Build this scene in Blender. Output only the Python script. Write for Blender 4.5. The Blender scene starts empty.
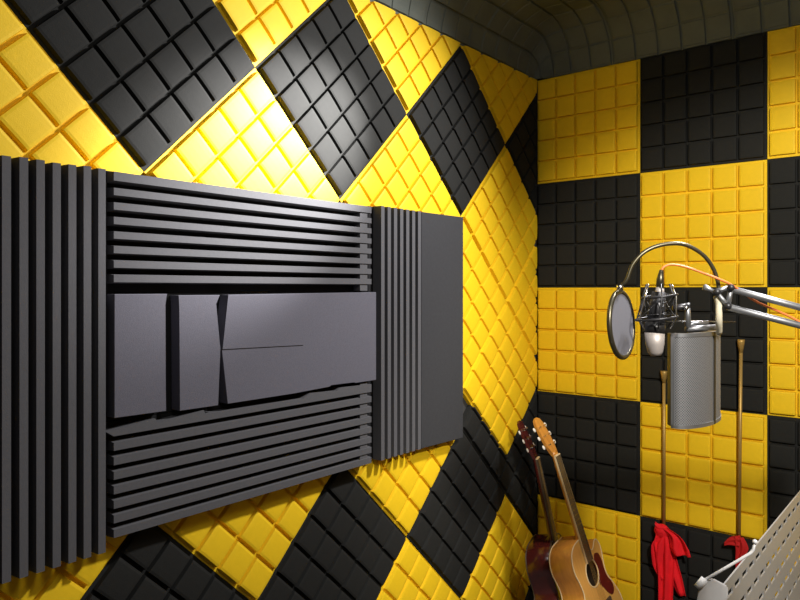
import bpy, bmesh, math, random
from mathutils import Vector, Matrix, noise
random.seed(7)
C = bpy.context.scene
COL = C.collection
PI = math.pi
S2 = math.sqrt(2)

# ---------------------------------------------------------------- camera, world, lights, exposure
TH = 0.6888                      # heading of the camera, turned from the back wall towards the left wall
FPX, Y0 = 687.5, 288.9           # focal length in pixels, horizon row
CAM = Vector((1.6003, -2.979, 1.54))
FW = Vector((-math.sin(TH), math.cos(TH), 0)); RT = Vector((math.cos(TH), math.sin(TH), 0)); UP = Vector((0, 0, 1))
cd = bpy.data.cameras.new('camera'); cam = bpy.data.objects.new('camera', cd); COL.objects.link(cam)
cam.location = CAM; cam.rotation_euler = (PI/2, 0, TH)
cd.sensor_width = 36; cd.lens = FPX/800*36; cd.shift_y = -(300-Y0)/800; cd.clip_start = .02
C.camera = cam
w = bpy.data.worlds.new('world'); C.world = w; w.use_nodes = True
w.node_tree.nodes['Background'].inputs[0].default_value = (.9, .93, 1, 1)
w.node_tree.nodes['Background'].inputs[1].default_value = .25
C.view_settings.view_transform = 'Standard'; C.view_settings.look = 'None'
C.view_settings.gamma = 1; C.view_settings.use_curve_mapping = False
C.view_settings.exposure = 0.0

def light(name, kind, loc, target, power, color, **kw):
    l = bpy.data.lights.new(name, kind); l.energy = power; l.color = color
    for k, v in kw.items(): setattr(l, k, v)
    o = bpy.data.objects.new(name, l); COL.objects.link(o); o.location = loc
    o.rotation_euler = (Vector(target)-Vector(loc)).to_track_quat('-Z', 'Y').to_euler()
    return o
# the small ceiling spotlight that burns out the yellow foam above the ribbed panels
light('ceiling_spotlight', 'SPOT', (.75, -.78, 2.56), (0, -1.60, 1.94), 820, (1, .97, .95), spot_size=math.radians(34), spot_blend=1.0, shadow_soft_size=.04)
# a wide track light turned on the left wall, an added fill spot brightening only the back wall, and a soft ceiling lamp
light('track_light_left', 'SPOT', (1.25, -.62, 2.6), (0, -1.75, 1.30), 215, (1, .97, .96), spot_size=math.radians(105), spot_blend=.9, shadow_soft_size=.06)
light('back_wall_fill', 'SPOT', (2.2, -2.4, 2.4), (1.25, 0, .65), 250, (1, .94, .84), spot_size=math.radians(72), spot_blend=.45, shadow_soft_size=.08)
light('ceiling_lamp', 'AREA', (1.6, -2.2, 2.62), (1.2, -1.2, .8), 9, (1, .97, .93), shape='RECTANGLE', size=.6, size_y=.6)

# ---------------------------------------------------------------- materials
def mat(name, color, rough=.9, metal=0, spec=.3, noise_amt=.12, noise_scale=60, bump=.0, bump_scale=400, extra=None, coat=0):
    m = bpy.data.materials.new(name); m.use_nodes = True
    nt = m.node_tree; b = nt.nodes['Principled BSDF']
    b.inputs['Roughness'].default_value = rough; b.inputs['Metallic'].default_value = metal
    b.inputs['Specular IOR Level'].default_value = spec
    b.inputs['Coat Weight'].default_value = coat
    tc = nt.nodes.new('ShaderNodeTexCoord')
    nz = nt.nodes.new('ShaderNodeTexNoise'); nz.inputs['Scale'].default_value = noise_scale; nz.inputs['Detail'].default_value = 5
    nt.links.new(tc.outputs['Object'], nz.inputs['Vector'])
    mx = nt.nodes.new('ShaderNodeMix'); mx.data_type = 'RGBA'
    nt.links.new(nz.outputs['Fac'], mx.inputs['Factor'])
    mx.inputs[6].default_value = (*[c*(1-noise_amt) for c in color], 1)
    mx.inputs[7].default_value = (*[min(1, c*(1+noise_amt)) for c in color], 1)
    nt.links.new(mx.outputs[2], b.inputs['Base Color'])
    if bump:
        n2 = nt.nodes.new('ShaderNodeTexNoise'); n2.inputs['Scale'].default_value = bump_scale; n2.inputs['Detail'].default_value = 3
        nt.links.new(tc.outputs['Object'], n2.inputs['Vector'])
        bp = nt.nodes.new('ShaderNodeBump'); bp.inputs['Strength'].default_value = bump; bp.inputs['Distance'].default_value = .002
        nt.links.new(n2.outputs['Fac'], bp.inputs['Height']); nt.links.new(bp.outputs['Normal'], b.inputs['Normal'])
    if extra: extra(m, nt, b, tc, mx)
    return m
M = {}
M['yellow'] = mat('yellow_foam', (.88, .58, .013), .6, spec=.28, noise_amt=.05, bump=.25)
M['black'] = mat('black_foam', (.018, .0185, .0175), .8, spec=.18, noise_amt=.15, bump=.3)
M['ceilfoam'] = mat('ceiling_foam', (.13, .145, .125), .85, noise_amt=.25, noise_scale=9, bump=.3)
M['redribbon'] = mat('dull_red_cloth', (.50, .012, .012), .75, noise_amt=.15, noise_scale=30)
M['rib'] = mat('charcoal_foam', (.102, .102, .110), .9, spec=.08, noise_amt=.10, noise_scale=120, bump=.3, bump_scale=400)
M['plate'] = mat('grey_foam', (.122, .120, .146), .9, spec=.1, noise_amt=.16, noise_scale=220, bump=.35, bump_scale=450)
M['flat'] = mat('flat_foam', (.043, .044, .048), .9, spec=.1, noise_amt=.12, noise_scale=80, bump=.4)
M['backing'] = mat('backing_foam', (.010, .010, .011), .95, bump=.2)
M['wall'] = mat('wall_plaster', (.05, .05, .05), .9)
M['wallpale'] = mat('booth_lining', (.24, .21, .14), .9)
M['wallyellow'] = mat('yellow_bounce_lining', (.40, .26, .012), .9)  # unseen right wall made yellow to bounce a tint onto the music stand
M['floor'] = mat('carpet_floor', (.10, .10, .11), .95, noise_amt=.4, noise_scale=200, bump=.5)
M['metal'] = mat('brushed_metal', (.30, .31, .33), .45, metal=.8, noise_amt=.08)
M['darkmetal'] = mat('dark_metal', (.05, .05, .055), .4, metal=.6, spec=.5)
M['chrome'] = mat('chrome', (.72, .72, .72), .22, metal=1, noise_amt=.03)
M['silver'] = mat('silver_grille', (.46, .42, .40), .5, metal=.4, noise_amt=.15, noise_scale=900)
M['blackplastic'] = mat('black_plastic', (.015, .015, .016), .35, spec=.5)
M['gooseneck'] = mat('gooseneck_metal', (.10, .09, .06), .35, metal=.8)
M['cream'] = mat('cream_sleeve', (.62, .58, .45), .6)
M['orange'] = mat('orange_cable', (.85, .22, .06), .45, spec=.5)
M['red'] = mat('red_cloth', (.85, .010, .020), .75, noise_amt=.15, noise_scale=30)
M['brass'] = mat('dull_brass', (.46, .30, .09), .45, metal=.45)
M['redwood'] = mat('dark_red_wood', (.085, .012, .010), .25, spec=.5, noise_amt=.35, noise_scale=8, coat=.5)
M['darkwood'] = mat('fretboard_wood', (.085, .06, .04), .45, spec=.5, noise_amt=.3, noise_scale=40)
M['binding'] = mat('cream_binding', (.80, .62, .36), .5)
M['pick'] = mat('pickguard', (.13, .012, .010), .35, spec=.5, noise_amt=.4, noise_scale=18, coat=.4)
M['button'] = mat('peg_button', (.75, .72, .66), .35, spec=.5)
M['dark_hole'] = mat('guitar_inside', (.05, .03, .015), .8)
M['stand'] = mat('stand_metal', (.42, .42, .43), .34, metal=.55, noise_amt=.05)
M['white'] = mat('white_plastic', (.80, .80, .82), .4, spec=.5)
def wood(name, c1, c2, scale):
    def ex(m, nt, b, tc, mx):
        mp = nt.nodes.new('ShaderNodeMapping'); mp.inputs['Scale'].default_value = (scale, 2, scale)
        wv = nt.nodes.new('ShaderNodeTexNoise'); wv.inputs['Scale'].default_value = 3; wv.inputs['Detail'].default_value = 6
        nt.links.new(tc.outputs['Object'], mp.inputs[0]); nt.links.new(mp.outputs[0], wv.inputs['Vector'])
        nt.links.new(wv.outputs['Fac'], mx.inputs['Factor'])
        mx.inputs[6].default_value = (*c1, 1); mx.inputs[7].default_value = (*c2, 1)
    return mat(name, c1, .3, spec=.5, extra=ex, coat=.3)
M['spruce'] = wood('spruce_top', (.66, .33, .06), (.84, .50, .14), 60)
M['maple'] = wood('amber_side_wood', (.46, .17, .025), (.74, .34, .06), 25)
def net(name, c_solid, c_hole, pitch, thr, rough, metal):
    def ex(m, nt, b, tc, mx):
        uv = nt.nodes.new('ShaderNodeSeparateXYZ'); nt.links.new(tc.outputs['UV'], uv.inputs[0])
        outs = []
        for i in (0, 1):
            k = nt.nodes.new('ShaderNodeMath'); k.operation = 'MULTIPLY'; k.inputs[1].default_value = 2*PI/pitch
            s = nt.nodes.new('ShaderNodeMath'); s.operation = 'SINE'
            nt.links.new(uv.outputs[i], k.inputs[0]); nt.links.new(k.outputs[0], s.inputs[0]); outs.append(s)
        p = nt.nodes.new('ShaderNodeMath'); p.operation = 'MULTIPLY'
        nt.links.new(outs[0].outputs[0], p.inputs[0]); nt.links.new(outs[1].outputs[0], p.inputs[1])
        g = nt.nodes.new('ShaderNodeMath'); g.operation = 'GREATER_THAN'; g.inputs[1].default_value = thr
        nt.links.new(p.outputs[0], g.inputs[0]); nt.links.new(g.outputs[0], mx.inputs['Factor'])
        mx.inputs[6].default_value = (*c_solid, 1); mx.inputs[7].default_value = (*c_hole, 1)
    return mat(name, c_solid, rough, metal=metal, extra=ex, spec=.5)
M['perf'] = net('perforated_steel', (.22, .225, .24), (.04, .04, .04), .0062, .25, .5, .3)
M['mesh'] = net('pop_filter_mesh', (.11, .11, .13), (.07, .07, .085), .004, .1, .9, .0)

# ---------------------------------------------------------------- helpers
def link(name, me, m, parent=None, smooth=False):
    o = bpy.data.objects.new(name, me); COL.objects.link(o)
    if m is not None: me.materials.append(m)
    if parent: o.parent = parent
    if smooth:
        for p in me.polygons: p.use_smooth = True
    return o
def obj(name, bm, m, parent=None, smooth=False):
    bmesh.ops.recalc_face_normals(bm, faces=bm.faces)
    me = bpy.data.meshes.new(name); bm.to_mesh(me); bm.free()
    return link(name, me, m, parent, smooth)
def tag(o, label, cat, group=None, kind=None):
    o['label'] = label; o['category'] = cat
    if group: o['group'] = group
    if kind: o['kind'] = kind
    return o
def empty(name, loc, label, cat, group=None, rot=None):
    o = bpy.data.objects.new(name, None); COL.objects.link(o); o.location = loc; o.empty_display_size = .05
    if rot is not None: o.rotation_euler = rot
    return tag(o, label, cat, group)
def box(bm, lo, hi, bev=0):
    r = bmesh.ops.create_cube(bm, size=1)
    for v in r['verts']:
        v.co = Vector([lo[i]+(v.co[i]+.5)*(hi[i]-lo[i]) for i in range(3)])
    if bev:
        es = list({e for v in r['verts'] for e in v.link_edges})
        bmesh.ops.bevel(bm, geom=es, offset=bev, segments=2, affect='EDGES')
    return bm
def tube(bm, pts, r, seg=12, cap=True):
    pts = [Vector(p) for p in pts]; n = len(pts)
    rs = r if isinstance(r, (list, tuple)) else [r]*n
    rings = []; ref = None
    for i, p in enumerate(pts):
        t = (pts[min(i+1, n-1)]-pts[max(i-1, 0)]).normalized()
        if ref is None:
            ref = t.orthogonal().normalized()
        ref = (ref - t*ref.dot(t)).normalized(); b = t.cross(ref)
        rings.append([bm.verts.new(p+(ref*math.cos(a)+b*math.sin(a))*rs[i]) for a in [2*PI*k/seg for k in range(seg)]])
    for A, B in zip(rings, rings[1:]):
        for k in range(seg): bm.faces.new((A[k], A[(k+1) % seg], B[(k+1) % seg], B[k]))
    if cap:
        bm.faces.new(rings[0][::-1]); bm.faces.new(rings[-1])
    return bm
def smooth_path(pts, n=8):
    P = [Vector(p) for p in pts]; P = [P[0]*2-P[1]]+P+[P[-1]*2-P[-2]]; out = []
    for i in range(1, len(P)-2):
        for k in range(n):
            t = k/n; a, b, c, d = P[i-1:i+3]
            out.append(.5*((2*b)+(c-a)*t+(2*a-5*b+4*c-d)*t*t+(3*b-a-3*c+d)*t**3))
    out.append(P[-2]); return out
def prism(bm, poly, ax, d0, d1):
    # poly in the two other axes, extruded along axis ax
    idx = [i for i in range(3) if i != ax]
    def mk(p, d):
        v = [0, 0, 0]; v[idx[0]] = p[0]; v[idx[1]] = p[1]; v[ax] = d; return bm.verts.new(v)
    A = [mk(p, d0) for p in poly]; B = [mk(p, d1) for p in poly]
    n = len(poly)
    bm.faces.new(A); bm.faces.new(B[::-1])
    for i in range(n): bm.faces.new((A[i], B[i], B[(i+1) % n], A[(i+1) % n]))
    return bm
def at(x, y, D):                 # the place seen at a photo coordinate at depth D
    return CAM + D*(FW + (x-400)/FPX*RT + (Y0-y)/FPX*UP)

# ---------------------------------------------------------------- room shell
H = 2.5466                       # height at which the wall foam ends and the curved ceiling foam begins
R = .21                          # radius of the ceiling foam's curve
CZ = H+R                         # foam face of the flat ceiling
RX, RY = 3.0, -4.2
def struct(name, lo, hi, m):
    bm = bmesh.new(); box(bm, lo, hi); o = obj(name, bm, m); o['kind'] = 'structure'; return o
struct('floor', (-.15, RY-.1, -.1), (RX+.1, .15, 0), M['floor'])
struct('wall_left', (-.15, RY, 0), (-.03, .15, CZ+.05), M['wall'])
struct('wall_back', (-.03, .03, 0), (RX, .15, CZ+.05), M['wall'])
struct('wall_right', (RX, RY, 0), (RX+.1, .15, CZ+.05), M['wallyellow'])
struct('wall_behind', (-.15, RY-.1, 0), (RX+.1, RY, CZ+.05), M['wallpale'])
struct('ceiling', (-.15, RY-.1, CZ+.05), (RX+.1, .15, CZ+.15), M['wall'])

# ---------------------------------------------------------------- waffle foam tiles
T = .5
US = [0, .040, .062, .13, .28, .5, .72, .87, .938, .960]
HS = [0, 0, .86, .95, .985, 1, .985, .95, .86, 0]
def profile():
    m = .006; cell = (T-2*m)/5
    us = [.0008, ]; hs = [0]
    for c in range(5):
        for u, h in zip(US, HS):
            us.append(m+(c+u)*cell); hs.append(h)
    us.append(T-m); hs.append(0); us.append(T-.0008); hs.append(0)
    return us, hs
PU, PH = profile()
BASE, FH = .018, .017
def tile_bm(fmap=None, wob=0.0, seed=0, soft=False):
    """a 0.5 m foam tile, 5 by 5 raised cells, x and y 0..T, z 0 (back) to BASE+FH (face)"""
    bm = bmesh.new(); n = len(PU)
    f = fmap or (lambda x, y, z: Vector((x, y, z)))
    rnd = random.Random(seed)
    cj = [[1-wob*rnd.random() for _ in range(6)] for _ in range(6)]
    def h(i, j):
        ci = min(4, max(0, (i-1)//10)); cj_ = min(4, max(0, (j-1)//10))
        if soft: return BASE+FH*(.35+.65*PH[i])*(.72+.28*PH[j])*cj[ci][cj_]
        return BASE+FH*PH[i]*PH[j]*cj[ci][cj_]
    top = [[bm.verts.new(f(PU[i], PU[j], h(i, j))) for j in range(n)] for i in range(n)]
    for i in range(n-1):
        for j in range(n-1): bm.faces.new((top[i][j], top[i+1][j], top[i+1][j+1], top[i][j+1]))
    bot = [[bm.verts.new(f(PU[i], PU[j], 0)) if i in (0, n-1) or j in (0, n-1) or fmap else None for j in range(n)] for i in range(n)]
    if fmap:
        for i in range(n-1):
            for j in range(n-1): bm.faces.new((bot[i][j], bot[i][j+1], bot[i+1][j+1], bot[i+1][j]))
    for i in range(n-1):
        bm.faces.new((top[i][0], bot[i][0], bot[i+1][0], top[i+1][0]))
        bm.faces.new((top[i][-1], top[i+1][-1], bot[i+1][-1], bot[i][-1]))
        bm.faces.new((top[0][i], top[0][i+1], bot[0][i+1], bot[0][i]))
        bm.faces.new((top[-1][i], bot[-1][i], bot[-1][i+1], top[-1][i+1]))
    if not fmap:
        ring = [bot[i][0] for i in range(n)]+[bot[-1][j] for j in range(1, n)]+[bot[i][-1] for i in range(n-2, -1, -1)]+[bot[0][j] for j in range(n-2, 0, -1)]
        bm.faces.new(ring[::-1])
    return bm
TILES = {}
for k in range(3):
    bm = tile_bm(wob=.06, seed=k)
    bmesh.ops.recalc_face_normals(bm, faces=bm.faces)
    TILES[k] = bpy.data.meshes.new('foam_tile'); bm.to_mesh(TILES[k]); bm.free()
KM = {}
def tile_mesh(color):
    k = random.randrange(3)
    if (color, k) not in KM:
        me = TILES[k].copy(); me.materials.append(M[color]); KM[(color, k)] = me
    return KM[(color, k)]

# back wall: squares; local x -> +X, local y -> +Z, local z -> -Y
MB = Matrix(((1, 0, 0, 0), (0, 0, -1, 0), (0, 1, 0, 0), (0, 0, 0, 1)))
cols = ['corner column', 'second column from the corner', 'third column from the corner', 'fourth column from the corner', 'fifth column from the corner']
rows = ['top row', 'second row down', 'third row down', 'fourth row down', 'fifth row down']
for c in range(5):
    for r in range(5):
        color = 'yellow' if (c+r) % 2 == 0 else 'black'
        if c*T+.01 > RX: continue
        o = bpy.data.objects.new('foam_tile', tile_mesh(color)); COL.objects.link(o)
        o.matrix_world = Matrix.Translation((c*T, .029, H-(r+1)*T)) @ MB
        tag(o, f'{color} foam tile on the back wall, {cols[c]}, {rows[r]}', 'foam tile', 'square foam tiles on the back wall')

# left wall: diamonds. wall coordinates: b = distance from the corner, z = height
# local x (along +b +z diagonal), local y (along -b +z diagonal), local z -> +X
e1 = Vector((0, -1, 1)).normalized(); e2 = Vector((0, 1, 1)).normalized(); nx = Vector((1, 0, 0))
# right handed: e1 x e2 = ?
if e1.cross(e2).dot(nx) < 0: e1, e2 = e2, e1
ML = Matrix((( e1.x, e2.x, nx.x, 0), (e1.y, e2.y, nx.y, 0), (e1.z, e2.z, nx.z, 0), (0, 0, 0, 1)))
XB = -.029
def diamond(b, z, color, label, clips=(), name='foam_tile', group='diamond foam tiles on the left wall'):
    """diamond centred at (b, z); clips: list of (point(b,z), outward normal(b,z))"""
    bot = Vector((XB, -b, z-T/S2))
    mw = Matrix.Translation(bot) @ ML
    cl = list(clips)
    ext = T/S2
    if b-ext < -.001: cl.append(((.001, 0), (-1, 0)))
    if z+ext > H+.001: cl.append(((0, H), (0, 1)))
    if z-ext < 0: cl.append(((0, .004), (0, -1)))
    me = tile_mesh(color)
    if cl:
        bm = bmesh.new(); bm.from_mesh(me); inv = mw.inverted()
        for (pb, pz), (nb, nz) in cl:
            co = inv @ Vector((XB, -pb, pz)); no = inv.to_3x3() @ Vector((0, -nb, nz))
            r = bmesh.ops.bisect_plane(bm, geom=bm.verts[:]+bm.edges[:]+bm.faces[:], dist=1e-6, plane_co=co, plane_no=no, clear_outer=True)
            es = [g for g in r['geom_cut'] if isinstance(g, bmesh.types.BMEdge)]
            if es: bmesh.ops.triangle_fill(bm, edges=es, use_beauty=True)
        if not bm.faces: bm.free(); return None
        o = obj(name, bm, M[color])
    else:
        o = bpy.data.objects.new(name, me); COL.objects.link(o)
    o.matrix_world = mw
    return tag(o, label, 'foam tile', group)
D2 = T/S2                       # half diagonal .3536
BU, ZU = .277, 1.837            # upper lattice: centre of the yellow diamond right of the panel
nth = ['first', 'second', 'third', 'fourth', 'fifth', 'sixth']
for k in range(4):
    diamond(BU+k*2*D2, ZU+2*D2, 'yellow', f'yellow foam diamond cut off by the ceiling, {nth[k]} from the corner along the left wall', ())
for k in range(-1, 3):
    b = BU+(2*k+1)*D2
    diamond(b, ZU+D2, 'black', ['thin half black foam diamond in the upper corner, left wall', 'black foam diamond under the ceiling, nearest the corner, left wall', 'middle black foam diamond above the ribbed panels, left wall', 'largest black foam diamond at the upper left, above the left ribbed panel'][k+1])
for k in range(4):
    b = BU+k*2*D2
    diamond(b, ZU, 'yellow', ['tall yellow foam diamond beside the flat grey panel, upper one', 'yellow foam diamond rising above the right ribbed panel', 'sunlit-bright yellow foam diamond above the horizontal ribs, under the spotlight', 'yellow foam diamond at the left edge above the left ribbed panel'][k].replace('sunlit-bright', 'brightest'))
diamond(BU-D2, ZU-D2, 'yellow', 'half yellow foam diamond against the corner, halfway up the left wall')
diamond(BU+D2, ZU-D2, 'yellow', 'yellow foam diamond half hidden behind the right edge of the flat grey panel')
diamond(BU, ZU-2*D2, 'yellow', 'lower tall yellow foam diamond above the black band, beside the flat grey panel')
BLo, ZLo = .632, .615           # lower lattice: first whole black diamond
# black filler strips between the two lattices
s = 1/S2
zt, zb = ZU-3*D2, ZLo           # lower tip of the upper yellow diamond; left tip of the lower lattice at b = BLo-D2
bt = BU
diamond(BLo-D2, ZLo+D2, 'black', 'narrow black foam strip running down from the flat grey panel to the guitars, left wall',
        clips=[((bt, zt), (-s, s)), ((bt, zt), (-1, 0))])
diamond(BLo-2*D2+.0, ZLo+.0, 'black', 'black foam diamond in the corner behind the guitars, left wall', clips=[])
diamond(BLo-D2, ZLo+D2, 'black', 'small black foam strip between two yellow diamonds at the corner, left wall',
        clips=[((bt, zt), (s, s)), ((bt, zt), (1, 0))])
for k in range(4):
    diamond(BLo+k*2*D2, ZLo, 'black', ['black foam diamond below the flat grey panel, lower left wall', 'black foam diamond below the middle of the horizontal ribs, lower left wall', 'black foam diamond at the bottom left, below the left ribbed panel', 'black foam diamond beyond the bottom left corner of the view'][k]) if k < 3 else None
for k in range(3):
    diamond(BLo+(2*k+1)*D2, ZLo+D2, 'yellow', ['yellow foam diamond peeking out below the right ribbed panel', 'yellow foam diamond peeking out below the horizontal ribs', 'yellow foam diamond peeking out below the left ribbed panel'][k])
for k in range(-1, 3):
    diamond(BLo+(2*k+1)*D2, ZLo-D2, 'yellow', ['yellow foam diamond behind the dark red guitar, lower left wall', 'yellow foam diamond on the lower left wall between two black ones, right of the middle', 'yellow foam diamond at the bottom edge below the horizontal ribs', 'yellow foam diamond at the bottom left corner'][k+1])
diamond(BLo, ZLo-2*D2, 'black', 'black foam diamond at the foot of the left wall near the guitars')
diamond(BLo-2*D2, ZLo-2*D2, 'black', 'black foam diamond at the foot of the corner behind the guitars')

# ceiling tiles, bent down over the curve at both walls
L4 = R*PI/2
def bend(s_):
    if s_ < L4:
        a = s_/R; return R*(1-math.cos(a)), R*(1-math.sin(a))   # distance from wall, drop
    return R+s_-L4, 0.0
def ceil_surface(a, b):
    ha, da = bend(a); hb, db = bend(b)
    return Vector((ha, -hb, CZ-min(R, math.hypot(da, db))))
def ceil_map(a0, b0):
    def f(x, y, z):
        a, b = max(a0+x, .0), max(b0+y, .0); e = .004
        P = ceil_surface(a, b)
        n = (ceil_surface(a+e, b)-ceil_surface(max(0, a-e), b)).cross(ceil_surface(a, b+e)-ceil_surface(a, max(0, b-e)))
        if n.length < 1e-12: n = Vector((1, -1, 0))
        n.normalize()
        if n.z > 0: n = -n
        if n.z > -.02: n = Vector((abs(n.x)+1e-6, -abs(n.y)-1e-6, n.z)).normalized()
        return P + n*(z-BASE-FH)
    return f
ccol = ['beside the left wall', 'second from the left wall', 'third from the left wall', 'fourth from the left wall', 'fifth from the left wall']
crow = ['curving down onto the back wall', 'second row from the back wall', 'third row from the back wall']
for c in range(5):
    for r in range(3):
        if r == 2 and c > 1: continue
        bm = tile_bm(ceil_map(c*T, r*T), wob=.25, seed=20+c+5*r, soft=True)
        o = obj('ceiling_foam_tile', bm, M['ceilfoam'])
        tag(o, f'dark foam ceiling tile {ccol[c]}, {crow[r]}', 'foam tile', 'foam tiles on the ceiling')

# ---------------------------------------------------------------- ribbed and flat foam panels on the left wall
XF = .052                        # how far the panels stand out from the tiles
def fin(bm, ax, c0, c1, l0, l1, x0, x1, slack=.004, lean=0):
    """one rib: ax 'z' = horizontal rib (height c0..c1, from b=l0 to l1), ax 'y' = upright rib"""
    def V(x, c, l): return Vector((x, -l, c)) if ax == 'z' else Vector((x, -c, l))
    v = [bm.verts.new(V(x, c, l)) for l in (l0, l1) for (x, c) in ((x0, c0-slack), (x0, c1+slack), (x1, c1), (x1, c0))]
    bm.faces.new(v[0:4][::-1]); bm.faces.new(v[4:8])
    for i in range(4): bm.faces.new((v[i], v[(i+1) % 4], v[4+(i+1) % 4], v[4+i]))
XB0 = .0095
def panel_base(bm, b0, b1, z0, z1, x0=XB0, x1=.018):
    box(bm, (x0, -b1, z0), (x1, -b0, z1))
# left: upright ribs
t = empty('ribbed_foam_panel', (0, -2.4, .93), 'black foam panel of upright ribs at the far left of the left wall', 'acoustic panel', 'ribbed foam panels')
t.location = (0, 0, 0)
bm = bmesh.new(); panel_base(bm, 2.176, 2.756, .930, 1.815); obj('backing', bm, M['backing'], t)
bm = bmesh.new()
for k in range(17):
    b = 2.1865+k*.0343
    fin(bm, 'y', b-.0088, b+.0088, .926, 1.819+.0012*math.sin(k*1.7), .018, XF)
obj('ribs', bm, M['rib'], t)
# top middle: horizontal ribs
t = empty('ribbed_foam_panel', (0, 0, 0), 'dark foam panel of horizontal ribs above the flat grey foam boards', 'acoustic panel', 'ribbed foam panels')
bm = bmesh.new(); panel_base(bm, 1.232, 2.172, 1.532, 1.822); obj('backing', bm, M['backing'], t)
bm = bmesh.new()
for k in range(8):
    z = 1.5645+k*.0342
    fin(bm, 'z', z-.0087, z+.0087+(.004 if k == 7 else 0), 1.25, 2.158, .018, XF, .003)
obj('ribs', bm, M['rib'], t)
bm = bmesh.new(); box(bm, (.018, -1.302, 1.534), (XF-.004, -1.266, 1.80)); obj('cross_rib', bm, M['rib'], t)
# bottom middle
t = empty('ribbed_foam_panel', (0, 0, 0), 'dark foam panel of horizontal ribs with torn top edge, below the flat grey boards', 'acoustic panel', 'ribbed foam panels')
bm = bmesh.new(); panel_base(bm, 1.232, 2.172, .952, 1.222); obj('backing', bm, M['backing'], t)
bm = bmesh.new()
for k in range(7):
    z = .962+k*.0342
    fin(bm, 'z', z-.0085, z+.0105, 1.25, 2.158, .018, XF, .003)
# top rib with stepped, torn upper edge
z0 = .962+7*.0342-.0085
poly = [(-2.175, z0+.012), (-2.158, z0), (-1.25, z0), (-1.25, z0+.026), (-1.40, z0+.030), (-1.415, z0+.022), (-1.53, z0+.028), (-1.56, z0+.015), (-1.905, z0+.017), (-1.91, z0+.028), (-2.045, z0+.014), (-2.05, z0+.026)]
prism(bm, poly, 0, .018, XF)
obj('ribs', bm, M['rib'], t)
bm = bmesh.new(); box(bm, (.018, -1.302, .96), (XF-.004, -1.266, 1.226)); obj('cross_rib', bm, M['rib'], t)
# backing board behind the flat boards
bm = bmesh.new(); panel_base(bm, 1.232, 2.172, 1.224, 1.530)
tag(obj('backing_board', bm, M['backing']), 'black backing board seen through the gaps between the flat grey foam boards', 'board')
def board(poly, label, x1=XF+.004):
    bm = bmesh.new(); prism(bm, poly, 0, .0185, x1)
    bmesh.ops.bevel(bm, geom=bm.edges[:], offset=.0012, segments=1, affect='EDGES')
    return tag(obj('foam_board', bm, M['plate']), label, 'foam board', 'flat foam boards between the ribs')
board([(-2.159, 1.236), (-2.023, 1.234), (-2.0265, 1.500), (-2.020, 1.5275), (-2.159, 1.5275)], 'leftmost flat grey foam board, narrow and upright')
board([(-1.985, 1.229), (-1.868, 1.228), (-1.8605, 1.380), (-1.876, 1.500), (-1.862, 1.5235), (-1.989, 1.5235), (-1.986, 1.49)], 'second flat grey foam board, between the two dark gaps')
bm = bmesh.new()
t = board([(-1.838, 1.228), (-1.60, 1.229), (-1.45, 1.232), (-1.445, 1.238), (-1.34, 1.236), (-1.33, 1.231), (-1.23, 1.231), (-1.23, 1.529), (-1.836, 1.524), (-1.857, 1.376)], 'wide flat grey foam board at the right of the row of three')
bm = bmesh.new(); prism(bm, [(-1.856, 1.378), (-1.562, 1.371), (-1.560, 1.523), (-1.838, 1.521)], 0, XF+.0042, XF+.0068)
obj('raised_patch', bm, M['plate'], t)
# right: upright ribs
t = empty('ribbed_foam_panel', (0, 0, 0), 'dark foam panel of upright ribs right of the flat grey foam boards', 'acoustic panel', 'ribbed foam panels')
bm = bmesh.new(); panel_base(bm, .976, 1.229, .953, 1.824); obj('backing', bm, M['backing'], t)
bm = bmesh.new()
for k in range(7):
    b = .986+k*.0342
    fin(bm, 'y', b-.0088, b+.0085, .951, 1.825, .018, XF)
obj('ribs', bm, M['rib'], t)
# right: smooth flat panel
bm = bmesh.new(); prism(bm, [(-.974, .951), (-.702, .946), (-.701, 1.826), (-.974, 1.824)], 0, XB0, XF)
bmesh.ops.bevel(bm, geom=bm.edges[:], offset=.002, segments=1, affect='EDGES')
tag(obj('flat_foam_panel', bm, M['flat']), 'tall smooth charcoal foam panel at the right end of the panel group', 'acoustic panel')

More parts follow.
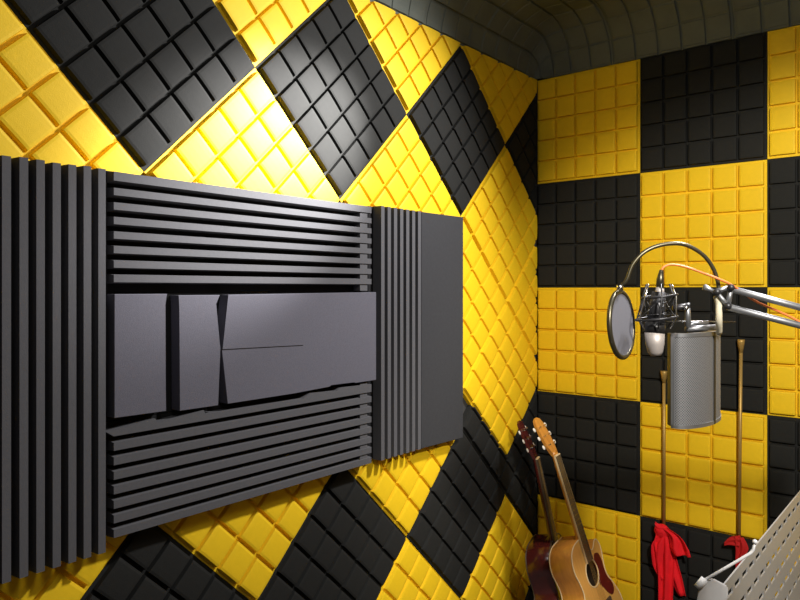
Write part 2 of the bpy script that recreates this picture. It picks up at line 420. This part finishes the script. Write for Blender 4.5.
# ---------------------------------------------------------------- guitars
def guitar(loc_hole, up_cam, n_cam, scale, label, top, side, headm, guard):
    Lc = Vector(up_cam).normalized(); nc = Vector(n_cam); nc = (nc-Lc*nc.dot(Lc)).normalized()
    w3 = lambda v: RT*v.x+FW*v.y+UP*v.z
    L = w3(Lc); n = w3(nc); W = L.cross(n)
    HY = .335
    mw = Matrix(((W.x, L.x, n.x, 0), (W.y, L.y, n.y, 0), (W.z, L.z, n.z, 0), (0, 0, 0, 1)))
    root = empty('acoustic_guitar', (0, 0, 0), label, 'guitar', 'guitars leaning in the corner')
    root.matrix_world = Matrix.Translation(Vector(loc_hole) - L*HY*scale) @ mw @ Matrix.Scale(scale, 4)
    half = [(0, 0), (.07, .003), (.13, .022), (.178, .065), (.196, .12), (.190, .175), (.160, .23), (.131, .275), (.124, .305), (.132, .345), (.145, .385), (.144, .425), (.125, .462), (.09, .483), (.045, .49), (0, .49)]
    cut = [(0, 0), (.07, .003), (.13, .022), (.178, .065), (.196, .12), (.190, .175), (.160, .23), (.131, .275), (.124, .305), (.132, .345), (.144, .385), (.143, .412), (.128, .436), (.106, .440), (.084, .424), (.064, .414), (.044, .425), (.032, .45), (.028, .49), (0, .49)]
    lh = [Vector((-x, y, 0)) for x, y in half]; rh = [Vector((x, y, 0)) for x, y in (cut if guard else half)]
    A = smooth_path(lh, 4); B = smooth_path(rh, 4)
    ring = B + A[::-1][1:-1]
    ring = [Vector((p.x, max(0, p.y), 0)) for p in ring]
    DP = .105
    def off(p, d):
        return p
    # body sides + back
    bm = bmesh.new()
    zs = [-DP, -DP+.004, -.004, 0]
    cen = Vector((0, .24, 0))
    lay = []
    for i, z in enumerate(zs):
        k = .985 if i in (0, 3) else 1
        lay.append([bm.verts.new(Vector((cen.x+(p.x)*k, cen.y+(p.y-cen.y)*k, z))) for p in ring])
    N = len(ring)
    for a, b in zip(lay, lay[1:]):
        for i in range(N): bm.faces.new((a[i], a[(i+1) % N], b[(i+1) % N], b[i]))
    bm.faces.new(lay[0])
    obj('body_side', bm, side, root, True)
    # top with sound hole
    bm = bmesh.new()
    rh_ = .053; hc = Vector((0, HY, .0015))
    outer = [bm.verts.new(Vector((p.x*.99, cen.y+(p.y-cen.y)*.99, .0015))) for p in ring]
    inner = [bm.verts.new(hc+Vector((math.cos(2*PI*k/40), math.sin(2*PI*k/40), 0))*rh_) for k in range(40)]
    es = [bm.edges.new((outer[i], outer[(i+1) % N])) for i in range(N)]+[bm.edges.new((inner[i], inner[(i+1) % 40])) for i in range(40)]
    bmesh.ops.triangle_fill(bm, edges=es, use_beauty=True)
    r = bmesh.ops.extrude_face_region(bm, geom=bm.faces[:])
    for v in r['geom']:
        if isinstance(v, bmesh.types.BMVert): v.co.z -= .003
    obj('soundboard', bm, top, root)
    # binding
    bnd = M['binding'] if guard else M['darkwood']
    for z in (.001, -DP):
        bm = bmesh.new(); pts = [Vector((p.x*.992, cen.y+(p.y-cen.y)*.992, z)) for p in ring]; tube(bm, pts+[pts[0]], .0028, 6, False)
        obj('binding', bm, bnd, root, True)
    # rosette and dark inside
    bm = bmesh.new(); rg = [hc+Vector((math.cos(2*PI*k/40), math.sin(2*PI*k/40), 0))*.057 for k in range(41)]
    tube(bm, rg, .0030, 6, False); obj('rosette', bm, M['binding'], root, True)
    bm = bmesh.new(); bmesh.ops.create_cone(bm, cap_ends=True, segments=32, radius1=.08, radius2=.060, depth=.06, matrix=Matrix.Translation((0, HY, -.036))); 
    bm.faces.ensure_lookup_table()
    bmesh.ops.delete(bm, geom=[f for f in bm.faces if f.calc_center_median().z > -.008 and len(f.verts) > 4], context='FACES')
    obj('sound_hole', bm, M['dark_hole'], root)
    # pickguard
    if guard:
        pg = [(.046, .37), (.058, .335), (.046, .30), (.034, .278), (.060, .245), (.085, .215), (.115, .195), (.142, .205), (.145, .24), (.120, .27), (.112, .31), (.112, .355), (.098, .385), (.066, .392)]
        sp = smooth_path([(x, y, 0) for x, y in pg]+[(pg[0][0], pg[0][1], 0)], 4)[:-1]
        bm = bmesh.new(); prism(bm, [(p.x, p.y) for p in sp], 2, .002, .0045); obj('pickguard', bm, M['pick'], root)
    # bridge
    bm = bmesh.new(); box(bm, (-.085, .175, .0015), (.085, .203, .011), .003); obj('bridge', bm, M['darkwood'], root)
    # neck, fretboard
    NY = .852
    bm = bmesh.new()
    secs = []
    for y, hw, dz in ((.47, .028, .05), (.49, .028, .040), (.505, .0275, .024), (.6, .026, .022), (.80, .0225, .020), (NY, .0215, .018), (NY+.02, .022, .018)):
        secs.append([bm.verts.new((hw*math.cos(a), y, .004-dz*math.sin(a))) for a in [PI*k/8 for k in range(9)]])
    for a, b in zip(secs, secs[1:]):
        for i in range(8): bm.faces.new((a[i], a[i+1], b[i+1], b[i]))
        bm.faces.new((a[8], a[0], b[0], b[8]))
    bm.faces.new(secs[0]); bm.faces.new(secs[-1][::-1])
    obj('neck', bm, side, root, True)
    bm = bmesh.new(); prism(bm, [(-.0215, NY), (.0215, NY), (.0285, .385), (-.0285, .385)], 2, .004, .011)
    fb = obj('fretboard', bm, M['darkwood'], root)
    bm = bmesh.new(); prism(bm, [(-.0222, NY), (-.0215, NY), (-.0285, .385), (-.0310, .385)], 2, .003, .0114); prism(bm, [(.0222, NY), (.0215, NY), (.0285, .385), (.0310, .385)], 2, .003, .0114)
    obj('fretboard_edge', bm, bnd, fb)
    sl = .65
    for k in range(1, 19):
        y = NY-(sl-sl/2**(k/12)); hw = .0215+(.0285-.0215)*(NY-y)/(NY-.385)
        if y > .39: obj('fret', box(bmesh.new(), (-hw, y-.0007, .011), (hw, y+.0007, .0122)), M['chrome'], fb)
    bm = bmesh.new(); box(bm, (-.022, NY-.001, .004), (.022, NY+.005, .0145), .001); obj('nut', bm, M['binding'], root)
    # headstock, tilted back
    tilt = Matrix.Translation((0, NY+.004, .006)) @ Matrix.Rotation(-math.radians(13), 4, 'X')
    hp = [(-.021, 0), (-.024, .02), (-.034, .045), (-.036, .10), (-.034, .150), (-.024, .172), (0, .182), (.024, .172), (.034, .150), (.036, .10), (.034, .045), (.024, .02), (.021, 0)]
    bm = bmesh.new(); prism(bm, hp, 2, -.014, 0); bmesh.ops.bevel(bm, geom=bm.edges[:], offset=.0015, segments=2, affect='EDGES'); bm.transform(tilt)
    hd = obj('headstock', bm, headm, root)
    for sx in (-1, 1):
        for k in range(3):
            y = .052+k*.042
            bm = bmesh.new()
            tube(bm, [(sx*.022, y, 0), (sx*.022, y, .012)], .0035, 8)
            tube(bm, [(sx*.030, y, -.008), (sx*.048, y, -.008)], .0025, 8); bm.transform(tilt)
            pgo = obj('tuning_peg', bm, M['chrome'], hd)
            bm = bmesh.new(); bmesh.ops.create_uvsphere(bm, u_segments=10, v_segments=8, radius=1, matrix=Matrix.Translation((sx*.055, y, -.008)) @ Matrix.Diagonal((.009, .0105, .004, 1))); bm.transform(tilt)
            obj('peg_button', bm, M['button'], pgo, True) if False else link_under(pgo, hd, bm)
    for k in range(6):
        x0 = (-2.5+k)*.0068; x1 = (-2.5+k)*.0105
        bm = bmesh.new(); tube(bm, [(x1, .192, .0135), (x0, NY, .0155)], .0006, 4)
        obj('string', bm, M['brass'] if k < 4 else M['chrome'], root)
    return root
def link_under(peg, head, bm):
    me = bpy.data.meshes.new('peg_button'); bmesh.ops.recalc_face_normals(bm, faces=bm.faces); bm.to_mesh(me); bm.free()
    o = bpy.data.objects.new('peg_button', me); COL.objects.link(o); me.materials.append(M['button'])
    o.parent = head                # thing > headstock > peg_button
    for p in me.polygons: p.use_smooth = True
    return o
guitar(at(592, 573, 2.80), (-.275, .12, .94), (.75, -.60, .33), .94, 'blond acoustic guitar with a dark red pickguard leaning in the corner', M['spruce'], M['maple'], M['maple'], True)
guitar(at(561, 573, 2.93), (-.20, .06, .95), (.88, -.40, .25), .95, 'dark red acoustic guitar leaning behind the blond guitar in the corner', M['redwood'], M['redwood'], M['redwood'], False)

# ---------------------------------------------------------------- rods with red cloth hanging on the back wall
def strip(bm, pts, widths, side, fold=.3, n=9, thick=.003, phase=0):
    """a pleated cloth strip along pts; side = across direction; folded in depth"""
    P = smooth_path(pts, 5); side = Vector(side).normalized(); out = Vector((0, -1, 0)); m = len(P); front = []; back = []
    for i, p in enumerate(P):
        tt = i/(m-1)*(len(widths)-1); k = min(int(tt), len(widths)-2); wd = widths[k]+(widths[k+1]-widths[k])*(tt-k)
        fr = []; bk = []
        for j in range(n):
            u = j/(n-1)-.5
            dz = math.sin(u*PI*3.2+phase+i*.12)*wd*fold*.5
            q = p+side*u*wd+out*dz
            fr.append(bm.verts.new(q)); bk.append(bm.verts.new(q-out*thick))
        front.append(fr); back.append(bk)
    for i in range(m-1):
        for j in range(n-1):
            bm.faces.new((front[i][j], front[i][j+1], front[i+1][j+1], front[i+1][j]))
            bm.faces.new((back[i][j], back[i+1][j], back[i+1][j+1], back[i][j+1]))
        bm.faces.new((front[i][0], front[i+1][0], back[i+1][0], back[i][0]))
        bm.faces.new((front[i][-1], back[i][-1], back[i+1][-1], front[i+1][-1]))
    bm.faces.new(front[0]+back[0][::-1]); bm.faces.new(front[-1][::-1]+back[-1])
def bw(x, y, d=.02):             # place on the back wall's foam face (d in front of it) seen at a photo coordinate
    r = at(x, y, 1)-CAM; return CAM + r*((-d-CAM.y)/r.y)
def rod(xt, yt, xb, yb, label):
    a = bw(xt, yt, .020); b = bw(xb, yb, .020)
    root = empty('hanging_rod', b, label, 'rod', 'brass rods hung on the back wall')
    bm = bmesh.new(); tube(bm, [a-b, Vector((0, 0, 0))], .0068, 10); obj('rod', bm, M['brass'], root, True)
    bm = bmesh.new(); tube(bm, [a-b+Vector((0, 0, -.03)), a-b+Vector((0, 0, .012)), a-b+Vector((0, 0, .022))], [.0072, .014, .014], 12); obj('flared_end', bm, M['brass'], root, True)
    return a, b
rod(664, 376, 664, 527, 'thin brass rod on the back wall above the large red cloth')
rod(741, 345, 739, 540, 'thin brass rod on the back wall above the small dull red ribbon')
q = lambda x, y, d=.04: bw(x, y, d)
root = empty('red_cloth', q(664, 524, .03), 'large bright red cloth tied below the left brass rod, hanging in two tails', 'cloth')
def local(o, bm): bm.transform(Matrix.Translation(-o.location))
bm = bmesh.new()
bmesh.ops.create_uvsphere(bm, u_segments=14, v_segments=10, radius=.03, matrix=Matrix.Translation(q(662, 531, .035)) @ Matrix.Diagonal((1.1, .7, 1, 1)))
local(root, bm); obj('knot', bm, M['red'], root, True)
bm = bmesh.new(); strip(bm, [q(663, 528), q(665, 545), q(666, 572, .05), q(665, 632, .05)], [.04, .085, .062, .055], (1, 0, 0), .35, 13); local(root, bm); obj('cloth_tail', bm, M['red'], root, True)
bm = bmesh.new(); strip(bm, [q(664, 540, .03), q(670, 560, .03), q(676, 578, .03), q(682, 596, .03)], [.06, .06, .055, .035], (1, 0, .25), .3, 9, phase=1); local(root, bm); obj('cloth_tail', bm, M['red'], root, True)
bm = bmesh.new(); strip(bm, [q(664, 528, .05), q(675, 537, .06), q(679, 549, .06), q(682, 556, .06)], [.035, .055, .09, .075], (1, 0, .15), .35, 11, phase=2); local(root, bm); obj('cloth_loop', bm, M['red'], root, True)
bm = bmesh.new(); strip(bm, [q(664, 530, .05), q(658, 528, .05), q(655, 524, .05)], [.03, .035, .02], (0, 0, 1), .4, 7); local(root, bm); obj('cloth_end', bm, M['red'], root, True)
bm = bmesh.new(); strip(bm, [q(664, 534, .045), q(658, 546, .05), q(658, 566, .045), q(662, 580, .045)], [.03, .05, .04, .015], (1, 0, 0), .4, 7); local(root, bm); obj('cloth_end', bm, M['red'], root, True)
root = empty('red_ribbon', q(738, 540, .03), 'small dull red ribbon tied below the right brass rod', 'ribbon')
bm = bmesh.new(); strip(bm, [q(739, 537), q(742, 548), q(739, 562), q(738, 572)], [.03, .045, .025, .015], (1, 0, 0), .35, 9); local(root, bm); obj('ribbon_tail', bm, M['redribbon'], root, True)
bm = bmesh.new(); strip(bm, [q(740, 541), q(730, 541), q(724, 544)], [.04, .03, .012], (0, 0, 1), .35, 7); local(root, bm); obj('ribbon_end', bm, M['redribbon'], root, True)

# ---------------------------------------------------------------- microphone group
DM = 1.65
Pm = lambda x, y, dd=0: at(x, y, DM+dd)
def mesh_tube(pts, r, name, m, parent, seg=12, sm=True):
    bm = bmesh.new(); tube(bm, pts, r, seg); return obj(name, bm, m, parent, sm)
def root_at(name, p, label, cat): return empty(name, (0, 0, 0), label, cat)
# boom arm on a floor stand standing outside the view
root = root_at('boom_arm', Pm(725, 300), 'grey twin-tube microphone boom arm reaching in from the right edge', 'microphone arm')
mesh_tube([Pm(731, 289), Pm(800, 307.5), Pm(905, 335.5)], .0082, 'upper_tube', M['metal'], root)
mesh_tube([Pm(728, 307), Pm(800, 325.5), Pm(905, 353)], .0082, 'lower_tube', M['metal'], root)
bm = bmesh.new()
for dd in (-.011, .011):
    tube(bm, [Pm(716, 291, dd), Pm(731, 287, dd)], .0055, 8); tube(bm, [Pm(731, 287, dd), Pm(728, 306, dd)], .006, 8); tube(bm, [Pm(718, 294, dd), Pm(729, 307, dd)], .0055, 8)
obj('end_bracket', bm, M['metal'], root, True)
for x, y in ((731, 287.5), (728, 306), (717, 292)):
    mesh_tube([Pm(x, y, -.022), Pm(x, y, .022)], .0085, 'pivot_bolt', M['darkmetal'], root)
mesh_tube([Pm(716, 293), Pm(711, 290), Pm(704, 287)], [.005, .0045, .008], 'wing_knob', M['metal'], root)
pe = Pm(905, 342)
mesh_tube([Vector((pe.x, pe.y, .02)), Vector((pe.x, pe.y, pe.z+.03))], .014, 'pole', M['darkmetal'], root)
bm = bmesh.new(); bmesh.ops.create_cone(bm, cap_ends=True, segments=40, radius1=.17, radius2=.15, depth=.025, matrix=Matrix.Translation((pe.x, pe.y, .0135))); obj('base', bm, M['darkmetal'], root)
# cream sleeve post below the arm with cross bar
root2 = root_at('shield_bracket', Pm(718, 310), 'cream-sleeved post and thin cross bar joining the boom arm to the vocal shield', 'bracket')
mesh_tube(smooth_path([Pm(716, 296), Pm(718.5, 303), Pm(719, 320), Pm(719, 333, .03)], 5), .0075, 'post', M['cream'], root2)
mesh_tube([Pm(662, 321), Pm(736, 322)], .0016, 'cross_bar', M['chrome'], root2, 8)
bm = bmesh.new()
tube(bm, [Pm(686, 329, .02), Pm(716, 327, .04)], .007, 10); tube(bm, [Pm(686, 325, .0), Pm(708, 322, .03)], .004, 8)
obj('clamp', bm, M['metal'], root2, True)
# isolation shield
root = root_at('vocal_shield', Pm(690, 380), 'curved vocal shield with perforated grey metal back hanging below the boom arm', 'microphone shield')
prof = smooth_path([Vector((x, d, 0)) for x, d in ((671, 0), (680, -.012), (692, -.008), (706, .018), (715, .055), (720, .10), (720.5, .145))], 5)
ztop = Pm(671, 333).z; zbot = Pm(671, 428).z
base = []
for p in prof:
    P = Pm(p.x, 300, p.y); base.append(Vector((P.x, P.y, 0)))
def sheet(base, z0, z1, thick, name, m, parent, shift=0, nz=1, rr=.012):
    bm = bmesh.new(); uvl = bm.loops.layers.uv.new()
    nrm = []
    for i in range(len(base)):
        t_ = base[min(i+1, len(base)-1)]-base[max(i-1, 0)]; n_ = Vector((-t_.y, t_.x, 0)).normalized(); nrm.append(n_)
    acc = [0]
    for a, b in zip(base, base[1:]): acc.append(acc[-1]+(b-a).length)
    A = [[bm.verts.new(p+nrm[i]*shift+UP*z) for z in (z0, z1)] for i, p in enumerate(base)]
    B = [[bm.verts.new(p+nrm[i]*(shift+thick)+UP*z) for z in (z0, z1)] for i, p in enumerate(base)]
    def F(vs, uvs=None):
        f = bm.faces.new(vs)
        if uvs:
            for l, u in zip(f.loops, uvs): l[uvl].uv = u
    for i in range(len(base)-1):
        u0, u1 = acc[i], acc[i+1]; hh = z1-z0
        F((A[i][0], A[i+1][0], A[i+1][1], A[i][1]), ((u0, 0), (u1, 0), (u1, hh), (u0, hh)))
        F((B[i][0], B[i][1], B[i+1][1], B[i+1][0]), ((u0, 0), (u0, hh), (u1, hh), (u1, 0)))
        F((A[i][1], A[i+1][1], B[i+1][1], B[i][1])); F((A[i][0], B[i][0], B[i+1][0], A[i+1][0]))
    F((A[0][0], A[0][1], B[0][1], B[0][0])); F((A[-1][0], B[-1][0], B[-1][1], A[-1][1]))
    return obj(name, bm, m, parent)
sheet(base, zbot+.006, ztop-.006, .003, 'metal_back', M['perf'], root)
sheet(base, zbot, zbot+.009, .007, 'bottom_rim', M['metal'], root, -.0015)
sheet(base, ztop-.009, ztop, .007, 'top_rim', M['metal'], root, -.0015)
lin = [Pm(665.5, 300, .035), Pm(668, 300, .018)]
sheet([Vector((p.x, p.y, 0)) for p in lin]+[b+Vector((FW.x, FW.y, 0))*.006 for b in base], zbot+.002, ztop-.002, .022, 'foam_lining', M['blackplastic'], root, .0045)
sheet(base[:3], zbot, ztop, .007, 'edge_rim', M['metal'], root, -.0015)
k = len(base)//2+4
sheet(base[k:k+2], zbot, ztop, .004, 'hinge_seam', M['blackplastic'], root, -.002)
# microphone
root = root_at('microphone', Pm(656, 320), 'condenser microphone with silver grille hanging upside down in its shock mount', 'microphone')
mesh_tube([Pm(654.5, 332), Pm(655, 344), Pm(655.5, 352), Pm(656, 355.5)], [.0235, .0215, .0175, .012], 'grille', M['silver'], root, 20)
mesh_tube([Pm(655.5, 322), Pm(654.5, 332.5)], [.024, .024], 'neck_band', M['blackplastic'], root, 20)
mesh_tube([Pm(659, 292), Pm(655.5, 323)], [.016, .022], 'body', M['darkmetal'], root, 20)
mesh_tube([Pm(660, 287), Pm(659.2, 296)], [.009, .012], 'body_cap', M['silver'], root, 16)
root = root_at('shock_mount', Pm(660, 308), 'spider shock mount of metal rods and elastic around the microphone', 'shock mount')
ax0 = Pm(660, 300); ax1 = Pm(656, 318)
def ring(c, r, tr, name, m, tilt=(0, 0)):
    pts = [c+RT*r*math.cos(a)+FW*r*math.sin(a)+UP*(r*.12*math.cos(a)) for a in [2*PI*k/28 for k in range(29)]]
    return mesh_tube(pts, tr, name, m, root, 6)
ring(Pm(659.5, 296), .040, .003, 'outer_ring', M['darkmetal']); ring(Pm(656.5, 318), .047, .003, 'outer_ring', M['darkmetal'])
ring(Pm(659, 303), .0165, .002, 'inner_ring', M['darkmetal']); ring(Pm(656, 314), .0225, .002, 'inner_ring', M['darkmetal'])
for k in range(6):
    a = 2*PI*k/6+.3; a2 = a+.55
    d = lambda ang, r: RT*r*math.cos(ang)+FW*r*math.sin(ang)
    mesh_tube([Pm(659, 284)+d(a, .030), Pm(659.5, 296)+d(a, .040), Pm(656.5, 318)+d(a, .047), Pm(656, 328)+d(a, .034)], .0022, 'arm', M['chrome'] if k % 2 else M['darkmetal'], root, 6)
    mesh_tube([Pm(659.5, 296)+d(a, .040), Pm(656, 314)+d(a2, .0225)], .0012, 'elastic', M['blackplastic'], root, 5)
    mesh_tube([Pm(656.5, 318)+d(a, .047), Pm(659, 303)+d(a2, .0165)], .0012, 'elastic', M['blackplastic'], root, 5)
mesh_tube([Pm(673, 308), Pm(682, 307), Pm(689, 306)], [.007, .008, .007], 'side_joint', M['darkmetal'], root)
mesh_tube([Pm(687.5, 303), Pm(688, 326)], [.0055, .0075], 'swivel', M['metal'], root)
mesh_tube([Pm(686, 308), Pm(686, 308, -.02)], .006, 'clamp_screw', M['chrome'], root)
mesh_tube([Pm(686, 325), Pm(690, 325.5)], .006, 'swivel_base', M['metal'], root)
# cable
root = root_at('microphone_cable', Pm(700, 275), 'orange-red microphone cable arching from the microphone along the boom arm', 'cable')
mesh_tube(smooth_path([Pm(661.5, 270), Pm(664.5, 266.5), Pm(672, 264.5), Pm(686, 267, -.005), Pm(706, 274, -.015), Pm(728, 283, -.02), Pm(742, 292, .005), Pm(757, 302, .02), Pm(780, 312, .02), Pm(800, 322, .022), Pm(850, 352, .025), Pm(903, 372, -.005), Pm(905, 450, -.019)], 6), .0028, 'cable_cord', M['orange'], root, 8)
mesh_tube([Pm(660, 288.5), Pm(660.2, 279), Pm(661.5, 270)], [.0095, .0085, .0045], 'connector', M['gooseneck'], root)
# pop filter
root = root_at('pop_filter', Pm(622, 325), 'round grey mesh pop filter on a curved gooseneck left of the microphone', 'pop filter')
c = Pm(621.5, 324.5); nz_ = (RT*.79-FW*.61+UP*.06).normalized()   # disc seen nearly edge-on
upv = (UP+RT*.07); upv = (upv-nz_*upv.dot(nz_)).normalized(); sd = upv.cross(nz_)
RR = .0785
def disc_pt(a, r, o=0): return c+(upv*math.cos(a)+sd*math.sin(a))*r+nz_*o
for o_ in (-.004, .004):
    pass
mesh_tube([disc_pt(2*PI*k/48, RR) for k in range(49)], .0062, 'hoop', M['gooseneck'], root, 10)
bm = bmesh.new(); uvl = bm.loops.layers.uv.new()
for o_ in (-.003, .003):
    cv = bm.verts.new(disc_pt(0, 0, o_)); rg = [bm.verts.new(disc_pt(2*PI*k/48, RR, o_)) for k in range(48)]
    for k in range(48):
        f = bm.faces.new((cv, rg[k], rg[(k+1) % 48]))
        for l in f.loops:
            v = l.vert.co-c; l[uvl].uv = (v.dot(sd), v.dot(upv))
obj('mesh_screen', bm, M['mesh'], root)
tp = disc_pt(0, RR+.004)
mesh_tube([tp, tp+UP*.013], [.0075, .0085], 'collar', M['chrome'], root)
mesh_tube(smooth_path([tp+UP*.008, Pm(626.5, 280), Pm(633, 264), Pm(646, 251), Pm(664, 244.5), Pm(684, 244.5), Pm(702, 254), Pm(713, 268), Pm(718, 283), Pm(718, 291, .0)], 6), .0048, 'gooseneck', M['gooseneck'], root, 10)

# ---------------------------------------------------------------- music stand
uu = Vector((0, 1, 0))                               # desk edge runs parallel to the left wall
tt_ = math.radians(86)
vv = (Vector((1, 0, 0))*math.cos(tt_)-UP*math.sin(tt_))
nn = Vector((1, 0, 0))*math.sin(tt_)+UP*math.cos(tt_)
h = .45
P0 = at(700, 600, FPX*h/(600-Y0)); P1 = at(800, 500, FPX*h/(500-Y0))
org = Vector(((P0.x+P1.x)/2, P0.y, CAM.z-h))
WD = .205
root = empty('music_stand', (org.x, org.y+.36, 0), 'silver perforated metal music stand at the lower right corner', 'music stand')
mid = Vector((org.x, org.y+.36, 0))
MS = Matrix(((uu.x, vv.x, nn.x, org.x), (uu.y, vv.y, nn.y, org.y), (uu.z, vv.z, nn.z, org.z), (0, 0, 0, 1)))
MS = Matrix.Translation(-mid) @ MS
bm = bmesh.new(); th = .0013
u0, u1 = .02, .76
box(bm, (u0, 0, -th), (u1, .016, th)); v = .016; rowi = 0
while v < WD-.036:
    x = u0; ss = u0+.02+(rowi % 2)*.023
    while ss+.034 < u1-.015:
        box(bm, (x, v, -th), (ss, v+.009, th)); x = ss+.034; ss += .047
    box(bm, (x, v, -th), (u1, v+.009, th)); v += .009
    box(bm, (u0, v, -th), (u1, v+.026, th)); v += .026; rowi += 1
box(bm, (u0, v, -th), (u1, WD, th))
bmesh.ops.remove_doubles(bm, verts=bm.verts, dist=1e-5)
bm.transform(MS); obj('desk', bm, M['stand'], root)
bm = bmesh.new(); box(bm, (u0, WD-.002, -.025), (u1, WD+.001, -th)); bm.transform(MS); obj('ledge', bm, M['darkmetal'], root)
def sl_(p): return p-mid
A0 = at(703, 583, 1.0)
ex = RT; ez = UP
def px2(dx, dy, dd=0): return sl_(at(703+dx, 583+dy, 1.0+dd))
bm = bmesh.new()
poly = [(-9, 28), (-4, 6), (0, -4), (10, -5), (25, 3), (25, 14), (14, 34)]
va = [bm.verts.new(px2(x, y, -.004)) for x, y in poly]; vb = [bm.verts.new(px2(x, y, .03)) for x, y in poly]
bm.faces.new(va); bm.faces.new(vb[::-1])
for i_ in range(len(poly)): bm.faces.new((va[i_], vb[i_], vb[(i_+1) % len(poly)], va[(i_+1) % len(poly)]))
bmesh.ops.bevel(bm, geom=bm.edges[:], offset=.002, segments=2, affect='EDGES')
obj('end_bracket', bm, M['white'], root)
mesh_tube([px2(-6, 5, -.008), px2(2, -4, -.008)], .0055, 'holder_hinge', M['white'], root)
mesh_tube([px2(0, -2, -.008), px2(26, -17, -.008), px2(48, -30, -.008), px2(50.5, -33, -.008), px2(51.5, -39, -.008)], [.0022, .0022, .0022, .0020, .0020], 'page_holder', M['white'], root, 8)
bm = bmesh.new(); bmesh.ops.create_uvsphere(bm, u_segments=12, v_segments=8, radius=.0036, matrix=Matrix.Translation(px2(52, -41, -.008))); obj('holder_tip', bm, M['white'], root, True)
back = org.x-mid.x
zt_ = org.z-WD*.5
mesh_tube([Vector((-.03, 0, .02)), Vector((-.03, 0, zt_-.02)), Vector((.0, 0, zt_))], .010, 'pole', M['darkmetal'], root)
for k in range(3):
    a = 2*PI*k/3+.5
    mesh_tube([Vector((-.03, 0, .32)), Vector((-.03+.28*math.cos(a), .28*math.sin(a), .008))], .007, 'leg', M['darkmetal'], root)
